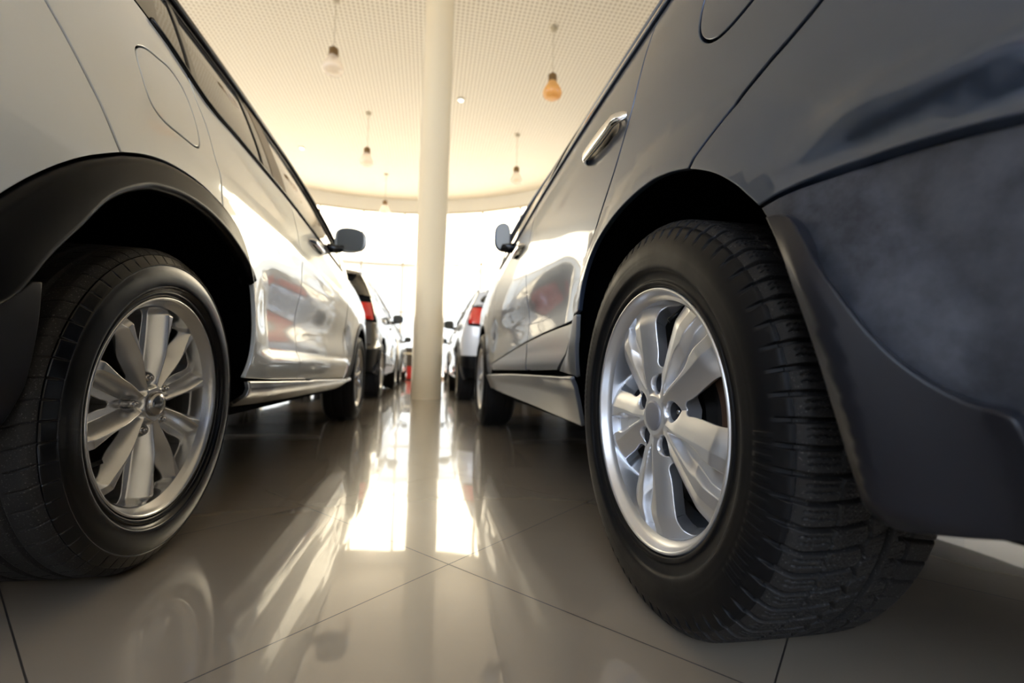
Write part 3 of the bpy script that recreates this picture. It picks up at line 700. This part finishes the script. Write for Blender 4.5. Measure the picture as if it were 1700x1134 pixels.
def mirror_part(car, sgn, body, s0, z0, m, out0=.10, w=.17, h=.15, d=.10, gm=None):
    gm = gm or M['mirror_dark_refl']
    """door mirror on a stalk: rounded housing with a glass at the back"""
    base = body.f(sgn)(np.array([s0]), np.array([z0]))[0]; x0 = abs(base[0])
    nU, nV = 24, 20; V = np.zeros((nU, nV, 3))
    for i, t_ in enumerate(np.linspace(0, PI, nU)):       # along x
        for j, p_ in enumerate(np.linspace(0, 2*PI, nV, endpoint=False)):
            c = math.cos(t_); s_ = math.sin(t_)**.55
            yy = math.copysign(abs(math.cos(p_))**.8, math.cos(p_)); zz = math.copysign(abs(math.sin(p_))**.7, math.sin(p_))
            X = x0+out0+w/2-c*w/2; taper = 1-.12*(1+c)/2*0+.0
            Y = s0+.06+yy*s_*d/2*(1.0 if yy > 0 else .35); Z = z0+.085+zz*s_*h/2*(1-.18*(-c+1)/2)+.0
            V[i, j] = (sgn*X, Y, Z)
    i_ = np.arange(nU*nV).reshape(nU, nV); i2 = np.concatenate([i_, i_[:, :1]], 1)
    Fq = np.stack([i2[:-1, :-1], i2[1:, :-1], i2[1:, 1:], i2[:-1, 1:]], -1).reshape(-1, 4)
    if sgn > 0: Fq = Fq[:, ::-1]
    mo = mesh('door_mirror', V.reshape(-1, 3), Fq, m, car)
    MB().tube([(sgn*(x0-.01), s0+.02, z0+.02), (sgn*(x0+.05), s0+.05, z0+.025), (sgn*(x0+out0+.05), s0+.06, z0+.04)], [.028, .022, .02], 12).build('mirror_stalk', M['trim'], mo, True)
    pts = [(x0+out0+w/2+w*.42*math.copysign(abs(math.cos(a))**.6, math.cos(a)), z0+.085+h*.40*math.copysign(abs(math.sin(a))**.6, math.sin(a))) for a in np.linspace(0, 2*PI, 33)[:-1]]
    ym = s0+.06-d/2*.35-.001
    mesh('toned_mirror_glass', [(sgn*x_, ym, z_) for x_, z_ in pts], [tuple(range(32))], gm, mo, smooth=False)
    return mo
def handle(car, body, sgn, s0, s1, z0, m, z1=None):
    F = body.f(sgn); z1 = z0 if z1 is None else z1; n = 22; pts = []; b = MB()
    V = []; Fc = []; k = 12
    for i in range(n):
        t_ = i/(n-1); s_ = s0+(s1-s0)*t_; z_ = z0+(z1-z0)*t_; e = math.sin(PI*min(1, max(0, t_)))
        base = F(np.array([s_]), np.array([z_]))[0]; off = .027*min(1, 2.6*e)**.7 - .002; hh = .016*(e**.35)+.003; tk = .008*(e**.3)+.001
        for j in range(k):
            a = 2*PI*j/k; V.append((base[0]+sgn*(off-.006+tk*math.cos(a)), base[1], z_+hh*math.sin(a)))
    for i in range(n-1):
        for j in range(k): Fc.append((i*k+j, i*k+(j+1) % k, (i+1)*k+(j+1) % k, (i+1)*k+j))
    b.add(V, Fc); h = b.build('door_handle', m, car, True)
    # flat dark oval in place of a recess cup behind the grip
    c = body.f(sgn)(np.array([(s0*.45+s1*.55)]), np.array([(z0+z1)/2-.008]))[0]; V = []; Fc = []; nn = 32
    for rr_, dx in ((1.0, .0012), (.92, -.002+.002), (.6, .0016), (0.01, .0018)):
        for j in range(nn): a = 2*PI*j/nn; V.append((c[0]+sgn*dx, c[1]+.105*rr_*math.cos(a), c[2]+.033*rr_*math.sin(a)))
    for i in range(3):
        for j in range(nn): Fc.append((i*nn+j, i*nn+(j+1) % nn, (i+1)*nn+(j+1) % nn, (i+1)*nn+j))
    MB().add(V, Fc).build('handle_recess_oval', M['trim'], h, True)
    return h

IR = spl([.28, .40, .55, .70, .85, .97, 1.06, 1.12, 1.30, 1.575, 1.8], [.04, .010, 0, 0, .004, .016, .034, .050, .125, .30, .45])
IL = spl([.28, .36, .45, .60, .75, .85, .95, 1.05, 1.11, 1.30, 1.50, 1.7], [.05, .02, .004, 0, 0, .008, .025, .050, .068, .150, .258, .38])
WB = 2.68
SEAM = spl([-3, -.9, -.6, -.53, -.50, -.453, -.40, -.35, -.296, 0, 3], [.58, .58, .59, .603, .609, .617, .623, .623, .618, .61, .61])
def disp_B(a, z):
    r = np.hypot(a, z-.3435); d = -.013+.30*np.maximum(0, .50-np.maximum(r, .43))*smst(.34, .50, z+.25*(a < 0))
    rf_ = np.hypot(a-WB, z-.3435); d = d+.085*np.maximum(0, .50-np.maximum(rf_, .36))
    t_ = z-SEAM(a); k = smst(-.30, -.42, a)*(t_ > -.001)
    d = d+k*(.009*smst(.018, 0, t_)+.013*np.exp(-((t_-.052)/.026)**2)-.013*np.exp(-(.052/.026)**2))
    dm = smst(.30, .55, a)*smst(2.2, 1.9, a)                     # doors: waist line and hollow flank
    d = d-dm*.020*np.exp(-((z-.62)/.10)**2)+dm*.010*smst(.50, .42, z)
    return d
def disp_A(a, z):
    r = np.hypot(a, z-.3274); d = .05*np.maximum(0, .60-np.maximum(r, .42))
    rf_ = np.hypot(a-WB, z-.3274); d = d+.05*np.maximum(0, .56-np.maximum(rf_, .40))
    dm = smst(.40, .60, a)*smst(2.25, 2.0, a)
    d = d-dm*.022*np.exp(-((z-.60)/.11)**2)+dm*.020*smst(.475, .425, z)
    d = d+.006*np.exp(-((z-.90+.05*(a-.2))/.035)**2)*smst(-.1, .2, a)*smst(2.6, 2.2, a)
    return d
PLAN = make_plan()
BODY = {'B': Body(PLAN, IR, disp_B), 'A': Body(PLAN, IL, disp_A)}
SM, SX = float(PLAN[0, 0]), float(PLAN[-1, 0])
BELT = {'B': curve([(-.62, 1.20), (.1, 1.19), (.6, 1.165), (1.0, 1.125), (1.4, 1.08), (1.8, 1.05), (2.30, 1.02), (2.6, .985), (2.9, .92), (3.1, .86), (3.5, .78), (4.6, .74)]),
        'A': curve([(-.62, 1.20), (-.02, 1.175), (.06, 1.16), (.16, 1.118), (.4, 1.107), (.9, 1.095), (1.46, 1.06), (1.95, 1.035), (2.3, 1.02), (2.55, 1.0), (2.8, .95), (3.0, .89), (3.2, .83), (3.6, .77), (4.6, .74)])}
ROOF = {'B': curve([(-.62, 1.45), (-.4, 1.52), (.2, 1.575), (.9, 1.59), (1.4, 1.57), (1.75, 1.46), (2.0, 1.30), (2.2, 1.12), (2.3, 1.02)]),
        'A': curve([(-.62, 1.38), (-.3, 1.43), (.33, 1.465), (.65, 1.48), (1.02, 1.497), (1.45, 1.50), (1.75, 1.43), (2.0, 1.29), (2.2, 1.12), (2.3, 1.02)])}
ARCH_B = smooth_path([(.385, .40), (.362, .45), (.337, .506), (.315, .59), (.280, .655), (.227, .703), (.16, .732), (.072, .751), (-.025, .755), (-.094, .745), (-.153, .726)], .012)
ARCH_B2 = smooth_path([(-.153, .726), (-.209, .696), (-.252, .663), (-.278, .637), (-.296, .618)], .012)
ARCH_B3 = smooth_path([(-.296, .618), (-.335, .55), (-.365, .46), (-.385, .38), (-.39, .31)], .012)
DOOR_B = smooth_path([(.103, 1.188), (.107, 1.02), (.118, .965), (.142, .915), (.180, .86), (.235, .800), (.295, .737), (.345, .675), (.39, .605), (.427, .561)], .012)
SPLIT_B = smooth_path([(-.153, .726), (-.195, .762), (-.233, .788), (-.287, .805), (-.325, .814), (-.37, .828), (-.43, .855), (-.50, .90), (-.56, .96), (-.60, 1.03), (-.62, 1.20)], .012)
FLAP_B = [((s_+.759)*.955-.759, .42+(z_-.42)*.955) for s_, z_ in [(-.299, .606), (-.316, .604), (-.334, .595), (-.354, .568), (-.389, .514), (-.424, .456), (-.449, .424), (-.474, .404), (-.497, .395), (-.503, .387), (-.509, .365), (-.520, .343), (-.550, .326), (-.60, .318), (-.60, .308), (-.55, .306), (-.507, .302), (-.45, .288), (-.409, .281), (-.391, .289), (-.385, .326), (-.379, .377), (-.37, .429), (-.356, .479), (-.333, .541)]]
RIDGE_B = np.array(smooth_path([((s_+.759)*.955-.759, .42+(z_-.42)*.955) for s_, z_ in [(-.300, .62), (-.321, .592), (-.361, .516), (-.387, .441), (-.399, .379), (-.403, .300)]], .01))
FLAP_B = smooth_path(FLAP_B[:13], .008)+FLAP_B[13:15]+smooth_path(FLAP_B[15:]+[FLAP_B[0]], .008)[:-1]
def flap_extra(a, z):
    a = np.asarray(a, float); z = np.asarray(z, float)
    rs = np.interp(z, RIDGE_B[::-1, 1], RIDGE_B[::-1, 0]); d = a-rs          # >0: ahead of the ridge
    up_ = smst(.60, .50, z)
    e = .009+.016*up_*np.where(d > 0, np.maximum(0, 1-(d/.035))**1.0, 1-.72*smst(0, .075, -d))
    e = e-.006*np.exp(-(d/.006)**2)*0
    e = e*smst(.272, .31, z)*1.0+.003
    return e
def ring_near(f, a, b, n=12): return [(float(x_), float(f(x_))) for x_ in np.linspace(a, b, n)]

def side_panels(car, kind, sgn, P, detail, asym=True):
    body = BODY[kind]; belt = BELT[kind]; roof = ROOF[kind]
    F = body.f(sgn); st = .022 if detail else .07; ed = .010 if detail else .04
    kw = dict(step=st, edge=ed, gap=.0022 if detail else .004, r=.0022 if detail else .004, depth=.009)
    o = lambda P_: np.stack([np.sign(P_[:, 0]+1e-6*sgn)*.9*np.ones(len(P_)), np.where(P_[:, 1] < -.6, -.5, np.where(P_[:, 1] > 3.2, .5, 0)), 0*P_[:, 0]], 1)
    pa = P['paint']; lo = P['lower']
    zc = .3435 if kind == 'B' else .3274
    def pn(name, poly, m, holes=(), ex=None, **k):
        q = dict(kw); q.update(k); Fx = F if ex is None else body.f(sgn, 0, ex)
        return panel(name, poly, Fx, m, car, o, holes, **q)
    bt = lambda a, b: ring_near(belt, a, b, max(3, int(abs(b-a)/.06)))
    zb0 = float(belt(-.62))
    if kind == 'B':
        fuel = smooth_path([(-.232, 1.085), (-.30, 1.07), (-.335, 1.00), (-.315, .935), (-.25, .918), (-.19, .917), (-.150, .938), (-.127, .975), (-.126, 1.03), (-.15, 1.07)], .012, True)
        hol = [fuel] if sgn*P['flap_side'] > 0 else []
        pn('quarter_panel', SPLIT_B+bt(-.60, .10)+DOOR_B+[(.335, .567)]+[p for p in ARCH_B if p[1] > .567], pa, hol)
        if hol: pn('fuel_flap', fuel, pa)
        pn('rear_bumper', ARCH_B2+[(float(q_), float(SEAM(q_))) for q_ in (-.32, -.35, -.40, -.43, -.453, -.48, -.50, -.53, -.56, -.6, -.7, -.9, SM)]+[(SM, .90), (-.9, .90), (-.6, .90), (-.50, .90)]+[p for p in rev(SPLIT_B) if p[0] > -.495], pa)
        pn('lower_bumper', [(-.296, .618)]+[(float(q_), float(SEAM(q_))) for q_ in (-.32, -.35, -.40, -.43, -.453, -.48, -.50, -.53, -.56, -.6, -.7, -.9, SM)]+[(SM, .36), (-.9, .34), (-.6, .325), (-.45, .318), (-.39, .31)]+rev(ARCH_B3), lo, gap=.003)
        pn('mudflap', FLAP_B, M['flap'], ex=flap_extra, step=.008 if detail else .05, edge=.006 if detail else .03, gap=0, r=.003, depth=.012)
        tl = [(-.63, .92), (-.63, 1.13), (-1.12, 1.10), (-1.16, .92)]; gate = [(-1.17, .92), (-1.13, 1.10), (-.64, 1.14), (SM, zb0-.002), (SM, .92)]
        pn('tail_light', tl, M['red_lens'])
        pn('tailgate', [(-1.18, .91), (-1.14, zb0), (SM, zb0), (SM, .91)], pa)
        pn('quarter_cladding', [(.335, .567), (.427, .561), (.45, .52), (.475, .477), (.539, .416), (.40, .404), (.385, .40), (.362, .45), (.342, .506)], M['grey_satin'])
        top = [(.427, .561), (.6, .556), (.8, .548), (1.038, .534)]; top2 = [(1.038, .534), (1.3, .515), (1.6, .49), (2.02, .455)]
        pn('rear_door', rev(DOOR_B)[::-1]+top[1:]+[(1.046, .7), (1.055, 1.0), (1.055, float(belt(1.055)))]+rev(bt(.105, 1.05)), pa)
        pn('rear_door_cladding', [(.437, .558)]+top[1:]+[(1.022, .50), (1.0, .46), (.98, .418), (.9, .414), (.56, .418), (.49, .465), (.46, .52)], M['grey_satin'], gap=.004)
        pn('front_door', top2+[(2.03, .7), (2.0, 1.0), (2.0, float(belt(2.0)))]+rev(bt(1.06, 1.98))+[(1.055, 1.0), (1.046, .7)], pa)
        pn('front_door_cladding', top2+[(2.02, .41), (1.5, .412), (.99, .414), (1.01, .46), (1.03, .50)], M['grey_satin'], gap=.004)
        pn('sill', [(.385, .402), (.6, .402), (1.2, .397), (2.28, .378), (2.27, .29), (1.8, .288), (1.0, .280), (.50, .270), (.44, .266)], M['grey_satin'], ex=lambda a, z: .012+.006*smst(.37, .40, z)-.10*np.maximum(0, .36-z), r=.003, gap=.001)
    else:
        q = lambda l: l
        split = smooth_path([(-.203, .782), (-.212, .795), (-.229, .822), (-.251, .855), (-.295, .905), (-.338, .948), (-.42, 1.02), (-.50, 1.08), (-.58, 1.14), (-.62, 1.20)], .012)
        co = smooth_path([(-.203, .782), (-.137, .809), (-.07, .827), (-.0, .836), (.065, .838), (.128, .833), (.20, .820), (.26, .798), (.31, .76), (.35, .71), (.385, .655)], .012)
        co2 = smooth_path([(-.46, .575), (-.417, .619), (-.377, .661), (-.329, .703), (-.274, .742), (-.203, .782)], .012)
        ai = smooth_path([(.385, .655), (.352, .682), (.31, .705), (.273, .722), (.20, .748), (.126, .764), (.05, .771), (-.029, .768), (-.10, .755), (-.157, .736), (-.235, .687), (-.295, .618), (-.34, .565), (-.368, .525), (-.39, .497), (-.42, .477), (-.50, .452)], .012)
        af = smooth_path([(.385, .655), (.410, .59), (.420, .53), (.420, .47), (.412, .42), (.395, .372)], .012)
        fuel = smooth_path([(-.112, 1.030), (-.075, 1.062), (-.02, 1.076), (.022, 1.082), (.062, 1.070), (.088, 1.035), (.100, .985), (.093, .943), (.066, .927), (.01, .923), (-.055, .922), (-.092, .938), (-.108, .977)], .012, True)
        dr = smooth_path([(.125, 1.135), (.133, 1.081), (.160, 1.026), (.174, .954), (.180, .88), (.183, .824)], .012)
        hol = [fuel] if sgn*P['flap_side'] > 0 else []
        pn('quarter_panel', split+bt(-.60, .12)+dr+[p for p in rev(co) if p[0] < .18], pa, hol)
        if hol: pn('fuel_flap', fuel, pa, gap=.0015)
        pn('rear_bumper', rev(split)[[i for i, p in enumerate(rev(split)) if p[0] > -.60][0]:]+rev(co2)+[(-.6, .57), (-.9, .56), (SM, .56), (SM, .92), (-.9, .92), (-.66, .95)][0:]+[(-.61, 1.0)], pa)
        pn('tail_light', [(-.625, 1.01), (-.67, .965), (-1.12, .93), (-1.10, 1.14), (-.63, 1.18)], M['red_lens'])
        pn('tailgate', [(-1.135, .93), (-1.115, 1.15), (-.64, zb0-.004), (SM, zb0-.004), (SM, .93)], pa)
        lowF = lambda a, z: .009+.004*smst(.50, .44, np.hypot(a, z-.3274))
        pn('arch_cladding', co2+co[1:]+ai[1:]+[(-.6, .435), (-.6, .57)], M['black_plastic'], ex=lowF, r=.015 if detail else .006, gap=.0, step=.016 if detail else .06, edge=.008 if detail else .04)
        pn('lower_bumper', [(-.6, .57), (-.6, .435), (-.9, .40), (SM, .38), (SM, .56), (-.9, .56)], lo, ex=lambda a, z: .009+0*z)
        pn('mudflap', [(-.338, .528), (-.353, .526), (-.379, .503), (-.42, .48), (-.50, .45), (-.56, .44), (-.56, .285), (-.45, .272), (-.39, .275), (-.358, .293), (-.338, .33), (-.331, .38), (-.334, .45)], M['flap'], ex=lambda a, z: -.004+0*z, depth=.05, gap=0, r=.003)
        pn('rear_door', rev(dr)[::-1][0:]+[p for p in co if p[0] > .183]+af[1:]+[(.6, .362), (.9, .355), (.91, .7), (.905, 1.0), (.90, float(belt(.9)))]+rev(bt(.13, .88)), pa)
        pn('front_door', [(.9, .355), (1.5, .34), (2.0, .33), (2.0, .7), (1.97, 1.0)]+rev(bt(.90, 1.96))+[(.905, 1.0), (.91, .7)], pa)
        pn('sill', [(.388, .366), (.6, .360), (1.4, .340), (2.27, .322), (2.26, .268), (1.9, .264), (.9, .274), (.40, .284)], M['sill'], ex=lambda a, z: .030-.9*np.maximum(0, np.abs(z-.33)-.012)*np.where(z < .33, 1., .5), r=.006, gap=0, step=.012 if detail else .05)
    # front end, common
    zl = .40
    fa = arch_pts(.405 if kind == 'B' else .42, zc, WB, -.1, PI+.05, 40)
    x1 = 2.02 if kind == 'B' else 2.0
    fa_in = [p for p in fa]
    pn('front_fender', [(x1, .45 if kind == 'B' else .33), (x1+.01, .7), (x1-.02, 1.0)]+bt(x1-.02, 3.04)[0:]+[(3.07, .70)]+[(3.09, .56)]+[p for p in fa_in if p[1] > .33+.0][0:]+[(WB-.42, .33)], pa)
    if kind == 'A':
        ao = arch_pts(.432, zc, WB, .0, PI+.02, 40); a2 = arch_pts(.385, zc, WB, -.05, PI+.05, 40)
        pn('front_arch_cladding', ao+rev(a2), M['black_plastic'], ex=lambda a, z: .006+0*z, r=.006, gap=0)
    pn('front_bumper', [(3.10, .56), (3.3, .58), (3.8, .58), (SX, .56), (SX, .24), (3.3, .25), (3.10, .27), (3.095, .4)], pa)
    pn('headlight', [(3.09, .60), (3.08, float(belt(3.08))-.005)]+[(float(x_), float(belt(x_))-.008) for x_ in (3.3, 3.5, 3.7)]+[(3.74, .62), (3.4, .60)], M['clear_lens'], gap=.004)
    pn('grille', [(3.76, .62), (3.73, .755), (SX, .735), (SX, .60)], M['trim'], gap=.003)
    # glazing band
    top = lambda a: float(roof(a))-.012
    A = np.linspace(-.60, 2.22, 50); fr_ = [(float(a), float(belt(a))+.004) for a in A]+[(float(a), top(a)) for a in A[::-1]]
    if kind == 'A':
        g = [[(.045, 1.19), (.150, 1.140), (.245, 1.405), (.17, 1.38), (.10, 1.30)],
             [(.185, 1.133), (.62, 1.118), (.74, 1.452), (.5, 1.447), (.285, 1.425)],
             [(.885, 1.112), (1.4, 1.082), (1.9, 1.052), (2.02, 1.07), (2.0, 1.14), (1.85, 1.29), (1.65, 1.42), (1.45, 1.462), (1.0, 1.462)],
             [(-.50, 1.225), (-.04, 1.21), (.06, 1.36), (-.02, 1.40), (-.42, 1.37)]]
        nm = ['quarter_glass', 'rear_door_glass', 'front_door_glass', 'rear_side_glass']
    else:
        g = [[(-.50, 1.225), (.06, 1.215), (.10, 1.50), (-.2, 1.50), (-.42, 1.44)], [(.16, 1.21), (.60, 1.187), (.98, 1.15), (.98, 1.53), (.20, 1.52)],
             [(1.10, 1.135), (1.4, 1.10), (1.9, 1.065), (2.02, 1.07), (2.0, 1.15), (1.75, 1.38), (1.55, 1.49), (1.35, 1.525), (1.10, 1.535)]]
        nm = ['rear_side_glass', 'rear_door_glass', 'front_door_glass']
    pn('window_frame', fr_, M['trim'], g, gap=.001, r=.003, hdepth=.008)
    for n_, p_ in zip(nm, g): pn(n_, p_, P['glass'], ex=lambda a, z: -.005+0*z, gap=-.003, r=.001, depth=.003)
    if kind == 'A': pn('door_pillar', [(.715, 1.118), (.875, 1.113), (.99, 1.462), (.82, 1.458)], M['pillar_trim'], ex=lambda a, z: .002+0*z, gap=0, r=.002)
    # slim roof rail
    Fx = body.f(sgn, .006)
    aa = np.linspace(-.55, 2.1, 40); q = Fx(aa, roof(aa)+.004)
    MB().tube([tuple(v) for v in q], .013, 8).build('roof_rail', P['rail'], car, True)
    if kind == 'B':
        handle(car, body, sgn, .135, .385, .985, P['handle']); handle(car, body, sgn, 1.15, 1.38, .965, P['handle'])
    else:
        handle(car, body, sgn, 1.12, 1.36, 1.0, P['handle'])
    # beltline weatherstrip
    aa = np.linspace(.0, 2.0, 40); q = body.f(sgn, .003)(aa, belt(aa)+.006)
    MB().tube([tuple(v) for v in q], .006, 6).build('belt_moulding', P['rail'], car, True)

def build_car(name, kind, loc, P, label, group, heroside, detail, wheels, mirror):
    root = empty(name, loc, label=label, category='car', **({'group': group} if group else {}))
    zc = .3435 if kind == 'B' else .3274
    for sgn in (heroside, -heroside): side_panels(root, kind, sgn, P, detail and sgn == heroside)
    car_shell(root, BODY[kind], BELT[kind], ROOF[kind], zc, .41 if kind == 'B' else .44, .41, WB, P, detail, P['glass'])
    xo = .911 if kind == 'B' else .9135
    for sgn in (heroside, -heroside):
        for yw in (0, WB):
            hero = detail and sgn == heroside and yw == 0
            w = wheels['hero'] if hero else copy_tree(wheels['far'])
            place_wheel(w, root, xo, yw, zc, sgn)
    ms, mz, mkw = mirror
    for sgn in (heroside, -heroside): mirror_part(root, sgn, BODY[kind], ms, mz, P['mirror'], **mkw)
    return root
wt = wheel('twin', True); wt_far = wheel('twin', False)
wn_ = wheel('ten', True); wn_far = wheel('ten', False)
PB = dict(paint=M['grey'], lower=M['bumper'], glass=M['glass_dark'], rail=M['grey'], handle=M['chrome'], mirror=M['grey'], flap_side=-1)
PA = dict(paint=M['pearl'], lower=M['black_plastic'], glass=M['glass_dark'], rail=M['trim'], handle=M['chrome'], mirror=M['pearl'], flap_side=1)
P2L = dict(paint=M['dark_paint'], lower=M['black_plastic'], glass=M['glass_dark'], rail=M['silver_paint'], handle=M['chrome'], mirror=M['dark_paint'], flap_side=1)
P2R = dict(paint=M['white_paint'], lower=M['black_plastic'], glass=M['glass_dark'], rail=M['trim'], handle=M['chrome'], mirror=M['white_paint'], flap_side=-1)
P3 = dict(paint=M['silver_paint'], lower=M['silver_paint'], glass=M['glass_dark'], rail=M['trim'], handle=M['chrome'], mirror=M['dark_paint'], flap_side=-1)
MIR = (1.62, 1.075, dict(out0=.018, w=.18, h=.165))
carL = build_car('car', 'A', (-1.465, 1.0885, 0), PA, 'pearl white crossover at the left edge with black arch cladding and ten-spoke wheel', 'cars in the left row', 1, True, dict(hero=wn_, far=wn_far), MIR)
carR = build_car('car', 'B', (1.298, .759, 0), PB, 'grey metallic off-roader at the right edge with dark plastic bumper and mudflap', 'cars in the right row', -1, True, dict(hero=wt, far=wt_far), (1.50, 1.03, dict(out0=.008, w=.085, h=.17, gm=M['mirror_pale_refl'])))
c = build_car('car', 'B', (-.63-.92, 6.4, 0), P2L, 'dark brown off-roader parked just ahead of the white crossover in the left row', 'cars in the left row', 1, False, dict(far=wt_far), MIR); c.scale = (1, 1, 1.07)
c = build_car('car', 'A', (.37+.92, 6.15, 0), P2R, 'white car with black lower bumper parked just ahead of the grey one', 'cars in the right row', -1, False, dict(far=wn_far), MIR)
c = build_car('car', 'A', (-.66-.92, 11.0, 0), P3, 'pale silver car farthest away in the left row, near the windows', 'cars in the left row', 1, False, dict(far=wn_far), MIR)
c = build_car('car', 'A', (.44+.92, 11.0, 0), P3, 'pale silver car farthest away in the right row, near the windows', 'cars in the right row', -1, False, dict(far=wn_far), MIR)
for q in (wt_far, wn_far):
    for ch in list(q.children_recursive): bpy.data.objects.remove(ch)
    bpy.data.objects.remove(q)
